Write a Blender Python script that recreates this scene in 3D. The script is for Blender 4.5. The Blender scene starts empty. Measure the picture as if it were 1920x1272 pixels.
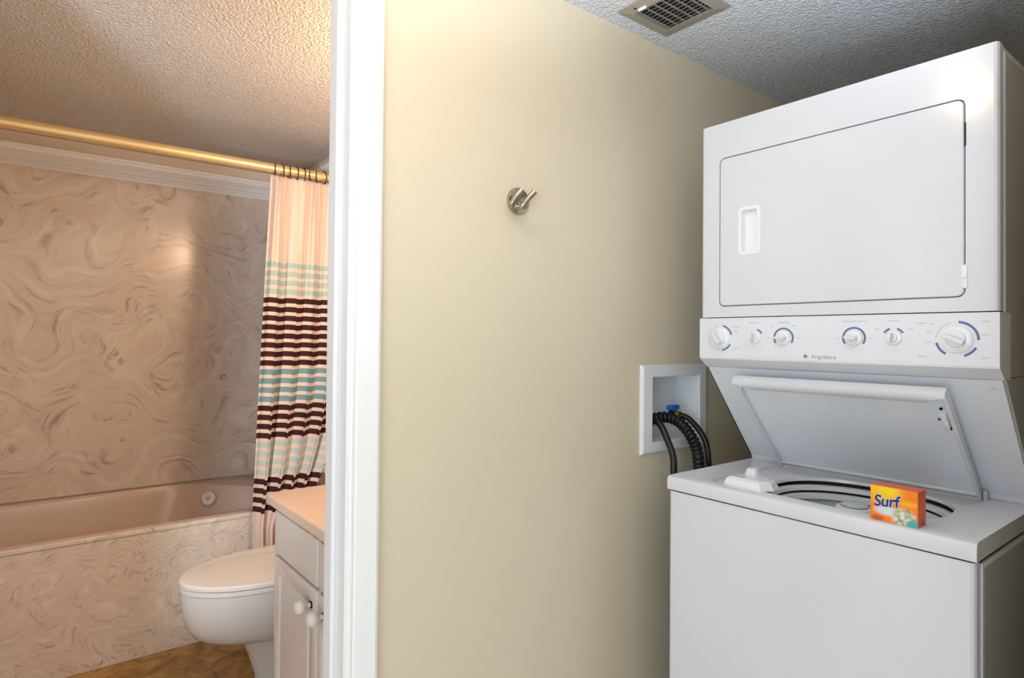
import bpy, bmesh, math, random
from mathutils import Vector, Matrix
random.seed(3)
S = bpy.context.scene
COL = S.collection
pi = math.pi

# ------------------------------------------------------------------ camera
cam_d = bpy.data.cameras.new('camera'); cam = bpy.data.objects.new('camera', cam_d); COL.objects.link(cam)
Fv = Vector((0.59933505, 0.80039896, 0.01260945)); Rv = Vector((0.80035374, -0.59945181, 0.0095608)); Uv = Rv.cross(Fv)
M = Matrix.Identity(4)
for i in range(3):
    M[i][0] = Rv[i]; M[i][1] = Uv[i]; M[i][2] = -Fv[i]
M.translation = Vector((0, 0, 1.31))
cam.matrix_world = M
cam_d.sensor_fit = 'HORIZONTAL'; cam_d.sensor_width = 36.0
cam_d.lens = 36.0 * 1145.25 / 1920.0
cam_d.shift_x = 57.52 / 1920.0
cam_d.shift_y = -16.18 / 1920.0
cam_d.clip_start = 0.02
S.camera = cam

# ------------------------------------------------------------------ world, exposure
W = bpy.data.worlds.new('world'); S.world = W; W.use_nodes = True
W.node_tree.nodes['Background'].inputs[0].default_value = (0.75, 0.87, 1.0, 1)
W.node_tree.nodes['Background'].inputs[1].default_value = 0.15
S.view_settings.view_transform = 'Standard'; S.view_settings.look = 'None'
S.view_settings.exposure = 0.0; S.view_settings.gamma = 1.0; S.view_settings.use_curve_mapping = False

# ------------------------------------------------------------------ lights
def area(name, loc, target, sx, sy, power, col):
    d = bpy.data.lights.new(name, 'AREA'); d.shape = 'RECTANGLE'; d.size = sx; d.size_y = sy; d.energy = power; d.color = col
    o = bpy.data.objects.new(name, d); COL.objects.link(o); o.location = loc
    o.rotation_euler = (Vector(target) - Vector(loc)).to_track_quat('-Z', 'Y').to_euler(); return o
def point(name, loc, r, power, col):
    d = bpy.data.lights.new(name, 'POINT'); d.shadow_soft_size = r; d.energy = power; d.color = col
    o = bpy.data.objects.new(name, d); COL.objects.link(o); o.location = loc; return o
def spot(name, loc, d, ang, blend, r, power, col):
    b_ = bpy.data.lights.new(name, 'SPOT'); b_.energy = power; b_.color = col; b_.spot_size = math.radians(ang); b_.spot_blend = blend; b_.shadow_soft_size = r
    o = bpy.data.objects.new(name, b_); COL.objects.link(o); o.location = loc; o.rotation_euler = Vector(d).to_track_quat('-Z', 'Y').to_euler(); return o
area('cool_fill', (-1.75, -0.30, 1.05), (1.4, 0.7, 1.35), 1.4, 1.6, 27, (0.70, 0.85, 1.0))  # added soft cool fill behind the camera; the hall has no window
spot('door_flash', (-0.98, 0.27, 1.20), (1.45, 2.95, 0.25), 58, 0.4, 0.07, 125, (0.78, 0.90, 1.0))
spot('ceiling_fill', (0.50, 0.00, 1.36), (0.05, -0.05, 1), 130, 0.25, 0.15, 94, (0.78, 0.87, 1.0))  # added uplight, brightens the hall ceiling near the machine
spot('bounce_fill', (-0.95, -0.50, 1.20), (0.16, 0.10, 1), 165, 0.25, 0.15, 50, (0.74, 0.87, 1.0))  # added upward spot, lifts the ceiling and the upper hall
point('hall_lamp_light', (0.48, 0.70, 2.13), 0.03, 0.1, (1.0, 0.76, 0.52))
for k in range(3):
    point('vanity_bulb_light', (1.11, 1.47 + 0.17 * k, 1.99), 0.04, 5.9, (1.0, 0.70, 0.49))

# ------------------------------------------------------------------ materials
def lin(c):
    return tuple(((x / 255) / 12.92 if x / 255 <= 0.04045 else ((x / 255 + 0.055) / 1.055) ** 2.4) for x in c) + (1,)
def newmat(name):
    m = bpy.data.materials.new(name); m.use_nodes = True
    nt = m.node_tree; return m, nt, nt.nodes['Principled BSDF']
def N(nt, t, **k):
    n = nt.nodes.new(t)
    for a, b in k.items():
        if a in n.inputs: n.inputs[a].default_value = b
        else: setattr(n, a, b)
    return n
def plain(name, rgb, rough=0.5, metal=0.0, coat=0.0, spec=0.5, wear=0.03, bump=0.0, bscale=200):
    m, nt, b = newmat(name)
    tc = N(nt, 'ShaderNodeTexCoord')
    nz = N(nt, 'ShaderNodeTexNoise'); nz.inputs['Scale'].default_value = 9; nz.inputs['Detail'].default_value = 4
    nt.links.new(tc.outputs['Object'], nz.inputs['Vector'])
    mx = N(nt, 'ShaderNodeMix', data_type='RGBA')
    c = lin(rgb); mx.inputs[6].default_value = tuple(x * (1 - wear) for x in c[:3]) + (1,); mx.inputs[7].default_value = tuple(min(1, x * (1 + wear)) for x in c[:3]) + (1,)
    nt.links.new(nz.outputs['Fac'], mx.inputs[0]); nt.links.new(mx.outputs[2], b.inputs['Base Color'])
    b.inputs['Roughness'].default_value = rough; b.inputs['Metallic'].default_value = metal
    b.inputs['Coat Weight'].default_value = coat; b.inputs['Specular IOR Level'].default_value = spec
    if bump:
        n2 = N(nt, 'ShaderNodeTexNoise'); n2.inputs['Scale'].default_value = bscale; n2.inputs['Detail'].default_value = 3
        nt.links.new(tc.outputs['Object'], n2.inputs['Vector'])
        bp = N(nt, 'ShaderNodeBump'); bp.inputs['Strength'].default_value = 1; bp.inputs['Distance'].default_value = bump
        nt.links.new(n2.outputs['Fac'], bp.inputs['Height']); nt.links.new(bp.outputs[0], b.inputs['Normal'])
    return m
def popcorn(name, rgb):
    m, nt, b = newmat(name)
    tc = N(nt, 'ShaderNodeTexCoord')
    v = N(nt, 'ShaderNodeTexVoronoi', feature='SMOOTH_F1'); v.inputs['Scale'].default_value = 130; v.inputs['Smoothness'].default_value = 0.6
    nz = N(nt, 'ShaderNodeTexNoise'); nz.inputs['Scale'].default_value = 95; nz.inputs['Detail'].default_value = 4; nz.inputs['Roughness'].default_value = 0.7
    nt.links.new(tc.outputs['Object'], v.inputs['Vector']); nt.links.new(tc.outputs['Object'], nz.inputs['Vector'])
    s = N(nt, 'ShaderNodeMath', operation='MULTIPLY_ADD'); nt.links.new(v.outputs['Distance'], s.inputs[0]); s.inputs[1].default_value = -0.9
    nt.links.new(nz.outputs['Fac'], s.inputs[2])
    bp = N(nt, 'ShaderNodeBump'); bp.inputs['Strength'].default_value = 1.0; bp.inputs['Distance'].default_value = 0.007
    nt.links.new(s.outputs[0], bp.inputs['Height']); nt.links.new(bp.outputs[0], b.inputs['Normal'])
    cr = N(nt, 'ShaderNodeValToRGB'); c = lin(rgb)
    cr.color_ramp.elements[0].position = -0.0 + 0.0; cr.color_ramp.elements[0].color = tuple(x * 0.76 for x in c[:3]) + (1,)  # pits between the grains get their shade painted into the colour
    cr.color_ramp.elements[1].position = 0.5; cr.color_ramp.elements[1].color = c
    nt.links.new(s.outputs[0], cr.inputs[0]); nt.links.new(cr.outputs[0], b.inputs['Base Color'])
    b.inputs['Roughness'].default_value = 0.9
    return m
def marble(name, base, light, vein, scale, rough=0.12, amount=0.75):
    m, nt, b = newmat(name)
    L = nt.links.new
    tc = N(nt, 'ShaderNodeTexCoord')
    wn = N(nt, 'ShaderNodeTexNoise'); wn.inputs['Scale'].default_value = scale * 0.9; wn.inputs['Detail'].default_value = 1.5
    L(tc.outputs['Object'], wn.inputs['Vector'])
    sub = N(nt, 'ShaderNodeVectorMath', operation='SUBTRACT'); L(wn.outputs['Color'], sub.inputs[0]); sub.inputs[1].default_value = (0.5, 0.5, 0.5)
    sc = N(nt, 'ShaderNodeVectorMath', operation='SCALE'); L(sub.outputs[0], sc.inputs[0]); sc.inputs['Scale'].default_value = 1.9 / scale
    ad = N(nt, 'ShaderNodeVectorMath', operation='ADD'); L(tc.outputs['Object'], ad.inputs[0]); L(sc.outputs[0], ad.inputs[1])
    def band(s, det, dist, lo, hi, off):
        mp = N(nt, 'ShaderNodeVectorMath', operation='ADD'); L(ad.outputs[0], mp.inputs[0]); mp.inputs[1].default_value = (off, off * 1.7, off * 0.3)
        n = N(nt, 'ShaderNodeTexNoise'); n.inputs['Scale'].default_value = s; n.inputs['Detail'].default_value = det; n.inputs['Distortion'].default_value = dist
        L(mp.outputs[0], n.inputs['Vector'])
        d = N(nt, 'ShaderNodeMath', operation='SUBTRACT'); L(n.outputs['Fac'], d.inputs[0]); d.inputs[1].default_value = 0.5
        a = N(nt, 'ShaderNodeMath', operation='ABSOLUTE'); L(d.outputs[0], a.inputs[0])
        r = N(nt, 'ShaderNodeMapRange'); L(a.outputs[0], r.inputs['Value']); r.inputs['From Min'].default_value = lo; r.inputs['From Max'].default_value = hi
        r.inputs['To Min'].default_value = 1; r.inputs['To Max'].default_value = 0
        return r.outputs[0]
    # long strands that follow the swirled coordinates
    wn2 = N(nt, 'ShaderNodeTexNoise'); wn2.inputs['Scale'].default_value = scale * 0.55; wn2.inputs['Detail'].default_value = 1.0
    L(tc.outputs['Object'], wn2.inputs['Vector'])
    s2 = N(nt, 'ShaderNodeVectorMath', operation='SUBTRACT'); L(wn2.outputs['Color'], s2.inputs[0]); s2.inputs[1].default_value = (0.5, 0.5, 0.5)
    s3 = N(nt, 'ShaderNodeVectorMath', operation='SCALE'); L(s2.outputs[0], s3.inputs[0]); s3.inputs['Scale'].default_value = 4.6 / scale
    ad2 = N(nt, 'ShaderNodeVectorMath', operation='ADD'); L(ad.outputs[0], ad2.inputs[0]); L(s3.outputs[0], ad2.inputs[1])
    def strands(off, lo, hi, sx, sz, det=3.0):
        o_ = N(nt, 'ShaderNodeVectorMath', operation='MULTIPLY_ADD'); L(ad2.outputs[0], o_.inputs[0]); o_.inputs[1].default_value = (sx, sx, sz); o_.inputs[2].default_value = (off, off * 1.3, off * .7)
        n = N(nt, 'ShaderNodeTexNoise'); n.inputs['Scale'].default_value = scale; n.inputs['Detail'].default_value = det; n.inputs['Roughness'].default_value = 0.62; L(o_.outputs[0], n.inputs['Vector'])
        r = N(nt, 'ShaderNodeMapRange', interpolation_type='SMOOTHSTEP'); L(n.outputs['Fac'], r.inputs['Value']); r.inputs['From Min'].default_value = lo; r.inputs['From Max'].default_value = hi
        return r.outputs[0]
    def mask(off, lo, hi, k):
        o_ = N(nt, 'ShaderNodeVectorMath', operation='ADD'); L(tc.outputs['Object'], o_.inputs[0]); o_.inputs[1].default_value = (off, 0, off)
        n = N(nt, 'ShaderNodeTexNoise'); n.inputs['Scale'].default_value = scale * k; n.inputs['Detail'].default_value = 1.5; L(o_.outputs[0], n.inputs['Vector'])
        r = N(nt, 'ShaderNodeMapRange'); L(n.outputs['Fac'], r.inputs['Value']); r.inputs['From Min'].default_value = lo; r.inputs['From Max'].default_value = hi
        return r.outputs[0]
    def mul(a, b2):
        m_ = N(nt, 'ShaderNodeMath', operation='MULTIPLY'); L(a, m_.inputs[0]); L(b2, m_.inputs[1]); return m_.outputs[0]
    def mix(fac, c1, c2, k):
        mm = N(nt, 'ShaderNodeMath', operation='MULTIPLY'); L(fac, mm.inputs[0]); mm.inputs[1].default_value = k
        x = N(nt, 'ShaderNodeMix', data_type='RGBA'); L(mm.outputs[0], x.inputs[0])
        if hasattr(c1, 'is_linked'): L(c1, x.inputs[6])
        else: x.inputs[6].default_value = c1
        x.inputs[7].default_value = c2
        return x.outputs[2]
    half = tuple(0.5 * (p + q) for p, q in zip(lin(base), lin(vein)))
    c = mix(strands(11.0, .45, .70, .9, 3.0, 2.0), lin(base), lin(light), 0.9)
    c = mix(strands(2.0, .48, .70, 1.0, 4.5), c, half, 0.5 * amount)
    c = mix(mul(strands(5.0, .52, .66, 1.0, 7.0), mask(1.7, .46, .60, 1.3)), c, lin(vein), amount)
    c = mix(mul(strands(8.3, .56, .64, 1.3, 9.0), mask(6.1, .50, .60, 1.6)), c, lin(vein), amount)
    L(c, b.inputs['Base Color'])
    b.inputs['Roughness'].default_value = rough
    return m

M_wall = plain('tan_wall_paint', (224, 211, 186), 0.55, bump=0.0006, bscale=120, wear=0.01)
M_wallb = plain('bathroom_wall_paint', (226, 212, 196), 0.6, wear=0.01)
M_ceil = popcorn('popcorn_ceiling', (248, 249, 252))
M_ceilb = popcorn('popcorn_ceiling_bathroom', (240, 234, 228))
M_trim = plain('white_trim_paint', (246, 246, 247), 0.35, wear=0.01)
M_marble = marble('swirled_marble_panel', (224, 210, 198), (234, 224, 214), (140, 120, 106), 4.0, amount=0.52, rough=0.2)
M_apron = marble('swirled_marble_apron', (226, 214, 202), (238, 228, 220), (150, 128, 112), 9.5, rough=0.22, amount=0.5)
M_tub = plain('pinkish_tub_gelcoat', (214, 192, 178), 0.16, wear=0.01)
M_enamel = plain('white_appliance_enamel', (221, 222, 228), 0.16, wear=0.005)
M_enamel2 = plain('white_painted_steel', (236, 239, 246), 0.3, wear=0.01)
M_side = plain('painted_steel_side_panel', (190, 190, 188), 0.25, wear=0.01)
M_plastic = plain('white_plastic', (240, 240, 243), 0.25, wear=0.01)
M_panel = plain('control_panel_plastic', (230, 231, 237), 0.3, wear=0.005)
M_dark = plain('dark_gap', (22, 22, 24), 0.7)
M_black = plain('black_rubber', (14, 14, 17), 0.35)
M_steel = plain('chrome', (190, 185, 178), 0.12, metal=1)
M_nickel = plain('brushed_nickel', (176, 166, 150), 0.22, metal=1)
M_brass = plain('brass', (190, 140, 50), 0.28, metal=1)
M_rod = plain('gold_rod_finish', (240, 214, 158), 0.33, metal=0.6)
M_blue = plain('blue_valve_handle', (15, 110, 205), 0.4)
M_basket = plain('grey_enamel_basket', (196, 204, 208), 0.35)
M_vent = plain('tan_painted_register', (156, 147, 132), 0.5)
M_cab = plain('white_cabinet_paint', (232, 224, 216), 0.35, wear=0.01)
M_ceramic = plain('white_ceramic', (240, 236, 230), 0.1, wear=0.005)
M_porc = plain('white_porcelain', (230, 228, 226), 0.1, wear=0.005)
M_counter = plain('cream_cultured_marble', (240, 216, 194), 0.25, wear=0.04)
M_bronze = plain('dark_bronze', (42, 32, 26), 0.4, metal=0.6)
M_ink = plain('blue_grey_print', (98, 112, 158), 0.5)
M_inkg = plain('grey_print', (204, 206, 213), 0.5)
M_inkd = plain('logo_grey_print', (140, 140, 148), 0.5)
M_bulb, nt, b = newmat('warm_bulb_glass'); b.inputs['Emission Color'].default_value = (1.0, 0.72, 0.42, 1); b.inputs['Emission Strength'].default_value = 14
b.inputs['Base Color'].default_value = (1, .9, .8, 1)

M_hallbulb = M_bulb.copy(); M_hallbulb.name = 'hall_bulb_glass'; M_hallbulb.node_tree.nodes['Principled BSDF'].inputs['Emission Strength'].default_value = 190
# bathroom vinyl floor
M_floor, nt, b = newmat('ochre_vinyl_floor')
tc = N(nt, 'ShaderNodeTexCoord'); n1 = N(nt, 'ShaderNodeTexNoise'); n1.inputs['Scale'].default_value = 14; n1.inputs['Detail'].default_value = 6; n1.inputs['Distortion'].default_value = 0.8
nt.links.new(tc.outputs['Object'], n1.inputs['Vector'])
cr = N(nt, 'ShaderNodeValToRGB'); cr.color_ramp.elements[0].position = 0.35; cr.color_ramp.elements[0].color = lin((142, 98, 44)); cr.color_ramp.elements[1].position = 0.68; cr.color_ramp.elements[1].color = lin((196, 158, 92))
nt.links.new(n1.outputs['Fac'], cr.inputs[0]); nt.links.new(cr.outputs[0], b.inputs['Base Color']); b.inputs['Roughness'].default_value = 0.35

# striped curtain cloth: bands printed by height
M_curt, nt, b = newmat('striped_curtain_cloth')
L = nt.links.new
tc = N(nt, 'ShaderNodeTexCoord'); sp = N(nt, 'ShaderNodeSeparateXYZ'); L(tc.outputs['UV'], sp.inputs[0])
# V of the cloth = height in metres; k = (1.642 - v)/0.0405
k = N(nt, 'ShaderNodeMath', operation='MULTIPLY_ADD'); L(sp.outputs['Y'], k.inputs[0]); k.inputs[1].default_value = -1 / 0.0405; k.inputs[2].default_value = 1.645 / 0.0405
fr = N(nt, 'ShaderNodeMath', operation='FRACT'); L(k.outputs[0], fr.inputs[0])
on = N(nt, 'ShaderNodeMath', operation='LESS_THAN'); L(fr.outputs[0], on.inputs[0]); on.inputs[1].default_value = 0.60
n28 = N(nt, 'ShaderNodeMath', operation='DIVIDE'); L(k.outputs[0], n28.inputs[0]); n28.inputs[1].default_value = 32.0
cr = N(nt, 'ShaderNodeValToRGB'); cr.color_ramp.interpolation = 'CONSTANT'
cream = lin((238, 212, 196)); pale = lin((178, 198, 190)); teal = lin((122, 160, 166)); brown = lin((58, 16, 12)); pale2 = lin((196, 208, 202))
e = cr.color_ramp.elements; e[0].position = 0; e[0].color = pale
e[1].position = 4 / 32; e[1].color = brown
for pos, c in ((12, teal), (16, brown), (20, pale2), (24, brown), (28, cream)):
    x = e.new(pos / 32); x.color = c
L(n28.outputs[0], cr.inputs[0])
gt = N(nt, 'ShaderNodeMath', operation='GREATER_THAN'); L(k.outputs[0], gt.inputs[0]); gt.inputs[1].default_value = 0
ml = N(nt, 'ShaderNodeMath', operation='MULTIPLY'); L(on.outputs[0], ml.inputs[0]); L(gt.outputs[0], ml.inputs[1])
mx = N(nt, 'ShaderNodeMix', data_type='RGBA'); L(ml.outputs[0], mx.inputs[0]); mx.inputs[6].default_value = cream; L(cr.outputs[0], mx.inputs[7])
L(mx.outputs[2], b.inputs['Base Color']); b.inputs['Roughness'].default_value = 0.8
wv = N(nt, 'ShaderNodeTexNoise'); wv.inputs['Scale'].default_value = 600; bp = N(nt, 'ShaderNodeBump'); bp.inputs['Strength'].default_value = 0.3; bp.inputs['Distance'].default_value = 0.0005
L(tc.outputs['Object'], wv.inputs['Vector']); L(wv.outputs['Fac'], bp.inputs['Height']); L(bp.outputs[0], b.inputs['Normal'])

# ------------------------------------------------------------------ mesh helpers
def wloc(o):
    v = Vector((0, 0, 0))
    while o: v += o.location; o = o.parent
    return v
def obj(name, bm, mat, parent=None, smooth=False, origin=None, mats=None):
    """bm is given in world coordinates"""
    if parent is not None: off = wloc(parent)
    elif origin is not None: off = Vector(origin)
    else:
        xs = [v.co for v in bm.verts]
        off = Vector(((min(v.x for v in xs) + max(v.x for v in xs)) / 2, (min(v.y for v in xs) + max(v.y for v in xs)) / 2, min(v.z for v in xs)))
    bmesh.ops.translate(bm, verts=bm.verts, vec=-off)
    bmesh.ops.recalc_face_normals(bm, faces=bm.faces)
    me = bpy.data.meshes.new(name); bm.to_mesh(me); bm.free()
    for m in (mats or [mat]): me.materials.append(m)
    if smooth:
        me.polygons.foreach_set('use_smooth', [True] * len(me.polygons))
        me.set_sharp_from_angle(angle=math.radians(38))
    o = bpy.data.objects.new(name, me); COL.objects.link(o)
    if parent is not None: o.parent = parent
    else: o.location = off
    return o
def thing(name, label, cat, loc, group=None):
    o = bpy.data.objects.new(name, None); COL.objects.link(o); o.location = loc; o.empty_display_size = 0.05
    o['label'] = label; o['category'] = cat
    if group: o['group'] = group
    return o
def tag(o, label, cat, group=None):
    o['label'] = label; o['category'] = cat
    if group: o['group'] = group
    return o
def struct(o):
    o['kind'] = 'structure'; return o
def box(bm, x0, x1, y0, y1, z0, z1, bev=0.0, seg=2):
    r = bmesh.ops.create_cube(bm, size=1)
    vs = r['verts']
    for v in vs:
        v.co.x = x0 if v.co.x < 0 else x1; v.co.y = y0 if v.co.y < 0 else y1; v.co.z = z0 if v.co.z < 0 else z1
    if bev:
        es = list({e for v in vs for e in v.link_edges})
        bmesh.ops.bevel(bm, geom=es, offset=bev, segments=seg, affect='EDGES', profile=0.5)
    return bm
def nbox(*a, **k): return box(bmesh.new(), *a, **k)
def loft(bm, loops, closed=True, cap=True):
    rings = [[bm.verts.new(p) for p in lp] for lp in loops]
    n = len(rings[0])
    for a, b2 in zip(rings, rings[1:]):
        for i in range(n if closed else n - 1):
            j = (i + 1) % n
            bm.faces.new((a[i], a[j], b2[j], b2[i]))
    if cap and closed:
        bm.faces.new(list(reversed(rings[0]))); bm.faces.new(rings[-1])
    return rings
def extrude_profile(bm, prof, axis, a, b):
    """prof: list of 2D points in the two other axes (in order); extruded from a to b along axis"""
    def P(p, t):
        return {'X': (t, p[0], p[1]), 'Y': (p[0], t, p[1]), 'Z': (p[0], p[1], t)}[axis]
    loft(bm, [[P(p, a) for p in prof], [P(p, b) for p in prof]])
    return bm
def tube(bm, pts, r, n=12, cap=True):
    """smooth tube through points (Catmull-Rom already sampled); r is a number or list"""
    pts = [Vector(p) for p in pts]; rr = r if isinstance(r, list) else [r] * len(pts)
    loops = []; up = None
    for i, p in enumerate(pts):
        t = (pts[min(i + 1, len(pts) - 1)] - pts[max(i - 1, 0)]).normalized()
        if up is None:
            up = Vector((0, 0, 1)) if abs(t.z) < 0.9 else Vector((1, 0, 0))
        s = t.cross(up).normalized(); up = s.cross(t).normalized()
        loops.append([p + (math.cos(2 * pi * k / n) * s + math.sin(2 * pi * k / n) * up) * rr[i] for k in range(n)])
    loft(bm, loops, cap=cap); return bm
def cr_pts(P, m=8):
    P = [Vector(p) for p in P]; Q = [2 * P[0] - P[1]] + P + [2 * P[-1] - P[-2]]; out = []
    for i in range(1, len(Q) - 2):
        for k in range(m):
            t = k / m; a, b2, c, d = Q[i - 1:i + 3]
            out.append(0.5 * ((2 * b2) + (c - a) * t + (2 * a - 5 * b2 + 4 * c - d) * t * t + (3 * b2 - a - 3 * c + d) * t ** 3))
    out.append(P[-1]); return out
def lathe(bm, prof, c, axis=(0, 0, 1), n=24, sx=1.0):
    """prof = [(radius, height along axis)]"""
    ax = Vector(axis).normalized(); q = ax.to_track_quat('Z', 'Y'); c = Vector(c)
    loops = [[c + q @ Vector((r * math.cos(2 * pi * k / n), r * math.sin(2 * pi * k / n), h)) for k in range(n)] for r, h in prof]
    loft(bm, loops); return bm
def rrect(w, h, r, n=5, cx=0, cy=0):
    out = []
    for sx, sy, a0 in ((1, 1, 0), (-1, 1, pi / 2), (-1, -1, pi), (1, -1, 3 * pi / 2)):
        for k in range(n + 1):
            a = a0 + k / n * pi / 2
            out.append((cx + sx * (w / 2 - r) + r * math.cos(a), cy + sy * (h / 2 - r) + r * math.sin(a)))
    return out
def sellipse(cx, cy, a, b2, e=2.4, n=56):
    out = []
    for k in range(n):
        t = 2 * pi * k / n; c, s = math.cos(t), math.sin(t)
        out.append((cx + a * math.copysign(abs(c) ** (2 / e), c), cy + b2 * math.copysign(abs(s) ** (2 / e), s)))
    return out
def cut(o, bm, smooth_angle=None):
    """boolean difference baked into o's mesh; bm in world coordinates"""
    bmesh.ops.translate(bm, verts=bm.verts, vec=-wloc(o)); bmesh.ops.recalc_face_normals(bm, faces=bm.faces)
    me = bpy.data.meshes.new('cutter'); bm.to_mesh(me); bm.free()
    c = bpy.data.objects.new('cutter', me); COL.objects.link(c)
    t = bpy.data.objects.new('temp', o.data); COL.objects.link(t)
    md = t.modifiers.new('b', 'BOOLEAN'); md.operation = 'DIFFERENCE'; md.solver = 'EXACT'; md.object = c
    dg = bpy.context.evaluated_depsgraph_get(); dg.update()
    nm = bpy.data.meshes.new_from_object(t.evaluated_get(dg))
    nm.name = o.name; old = o.data; mats = [m for m in old.materials]
    nm.materials.clear()
    for m in mats: nm.materials.append(m)
    o.data = nm
    bpy.data.objects.remove(c); bpy.data.objects.remove(t)
    if smooth_angle: o.data.polygons.foreach_set('use_smooth', [True] * len(o.data.polygons)); o.data.set_sharp_from_angle(angle=math.radians(smooth_angle))
    return o
def text(name, s, size, mat, parent, loc, xdir, ydir, extrude=0.0003, bold=0.0, shear=0.0, sxy=1.0, spacing=1.0):
    cu = bpy.data.curves.new(name, 'FONT'); cu.body = s; cu.size = size; cu.extrude = extrude; cu.offset = bold; cu.shear = shear
    cu.align_x = 'CENTER'; cu.align_y = 'CENTER'; cu.space_character = spacing
    t = bpy.data.objects.new('temp', cu); COL.objects.link(t)
    dg = bpy.context.evaluated_depsgraph_get(); dg.update()
    me = bpy.data.meshes.new_from_object(t.evaluated_get(dg)); bpy.data.objects.remove(t); bpy.data.curves.remove(cu)
    X = Vector(xdir).normalized(); Y = Vector(ydir).normalized(); Z = X.cross(Y)
    m = Matrix((X * sxy, Y, Z)).transposed().to_4x4(); m.translation = Vector(loc) - wloc(parent)
    me.transform(m); me.materials.clear(); me.materials.append(mat); me.name = name
    o = bpy.data.objects.new(name, me); COL.objects.link(o); o.parent = parent; return o

# ================================================================== SETTING
YH = 1.23; YB = 1.335      # hall face and bathroom face of the doorway wall
H = 2.26
XR = 1.28                  # bathroom right wall
M_hall = plain('pale_hall_floor', (226, 225, 224), 0.4)
struct(obj('floor', nbox(-2.1, 2.95, -1.15, 1.30, -0.1, 0), M_hall, origin=(0, 0, 0)))
struct(obj('floor_bathroom', nbox(-1.0, 1.38, 1.30, 3.70, -0.1, 0), M_floor, origin=(0, 1.3, 0)))
struct(obj('ceiling', nbox(-2.1, 2.95, -1.15, YH + .05, H, H + 0.1), M_ceil, origin=(0, 0, H)))
struct(obj('ceiling_bathroom', nbox(-1.2, 1.4, YH + .05, 3.75, H, H + 0.1), M_ceilb, origin=(0, 0, H)))
# doorway wall, with the door opening and the outlet box hole
XJ = 0.558; XL = -0.42; ZD = 2.13
w = obj('wall_left', nbox(-2.1, 2.95, YH, YB, 0, H), M_wall, origin=(0, YH, 0))
cut(w, nbox(XL - .015, XJ + .015, YH - .1, YB + .1, -0.1, ZD + .015))
cut(w, nbox(1.582, 1.856, YH - .05, YH + .09, 0.972, 1.204))
struct(w)
struct(obj('wall_closet_right', nbox(1.15, 2.85, 0.12, 0.22, 0, H), M_wall))
struct(obj('wall_closet_back', nbox(2.75, 2.85, 0.22, YH, 0, H), M_wall))
struct(obj('wall_hall_right', nbox(1.15, 1.25, -1.15, 0.12, 0, H), M_wall))
struct(obj('wall_hall_behind', nbox(-2.1, 1.15, -1.15, -1.05, 0, H), M_wall))
struct(obj('wall_hall_left', nbox(-2.1, -2.0, -1.05, YH, 0, H), M_wall))
struct(obj('wall_bathroom_right', nbox(XR, XR + .1, YB, 3.603, 0, H), M_wallb))
struct(obj('wall_bathroom_left', nbox(-1.0, -0.9, YB, 3.75, 0, H), M_wallb))
wb = struct(obj('wall_bathroom_back', nbox(-0.9, 1.38, 3.603, 3.70, 0, H), M_wallb, origin=(0, 3.603, 0)))
obj('marble_panel', nbox(-0.33, XR, 3.597, 3.603, 0.522, 2.105), M_marble, wb)
wr = bpy.data.objects['wall_bathroom_right']
obj('marble_panel', nbox(XR - .006, XR, 2.83, 3.597, 0.522, 2.105), M_marble, wr)
# stub wall closing the head of the tub (beyond the left edge of the picture)
struct(obj('wall_tub_end', nbox(-0.43, -0.33, 2.80, 3.603, 0, H), M_wallb))
# crown moulding strip on top of the marble
prof = [(3.603, 2.10), (3.590, 2.10), (3.590, 2.112), (3.584, 2.118), (3.584, 2.126), (3.576, 2.134), (3.576, 2.142), (3.566, 2.155), (3.552, 2.168), (3.548, 2.180), (3.542, 2.184), (3.542, 2.194), (3.603, 2.194)]
struct(obj('trim_1', extrude_profile(bmesh.new(), prof, 'X', -0.33, XR), M_trim, smooth=False))
prof2 = [(XR, 2.10), (XR - .013, 2.10), (XR - .019, 2.118), (XR - .027, 2.134), (XR - .037, 2.155), (XR - .051, 2.168), (XR - .061, 2.184), (XR - .061, 2.194), (XR, 2.194)]
struct(obj('trim_2', extrude_profile(bmesh.new(), prof2, 'Y', 2.83, 3.54), M_trim))
# door frame: jambs, stops, casings
df = bpy.data.objects.new('door_1', None); COL.objects.link(df); df.location = (XJ, YH, 0); struct(df)
for s, xj in ((1, XJ), (-1, XL)):
    x0, x1 = (xj, xj + .015) if s > 0 else (xj - .015, xj)
    obj('jamb', nbox(x0, x1, YH - .002, YB + .002, 0, ZD), M_trim, df)
    xs0, xs1 = (xj - .011, xj) if s > 0 else (xj, xj + .011)
    obj('door_stop', nbox(xs0, xs1, YH + .043, YH + .078, 0, ZD - .011, bev=.002), M_trim, df)
    # casing profile (x offset from the jamb face, thickness)
    cp = [(0.006, 0), (0.006, .007), (0.010, .011), (0.014, .011), (0.017, .009), (0.022, .0115), (0.060, .016), (0.068, .017), (0.075, .014), (0.077, .008), (0.077, 0)]
    for y, d in ((YH, -1), (YB, 1)):
        prof = [(xj + s * a, y + d * t) for a, t in cp]
        obj('casing', extrude_profile(bmesh.new(), prof, 'Z', 0, ZD + .077), M_trim, df)
obj('head_jamb', nbox(XL - .015, XJ + .015, YH - .002, YB + .002, ZD, ZD + .015), M_trim, df)
obj('head_casing', nbox(XL - .006, XJ + .006, YH - .015, YH, ZD + .002, ZD + .077, bev=.003), M_trim, df)
obj('head_casing', nbox(XL - .006, XJ + .006, YB, YB + .015, ZD + .002, ZD + .077, bev=.003), M_trim, df)

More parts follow.
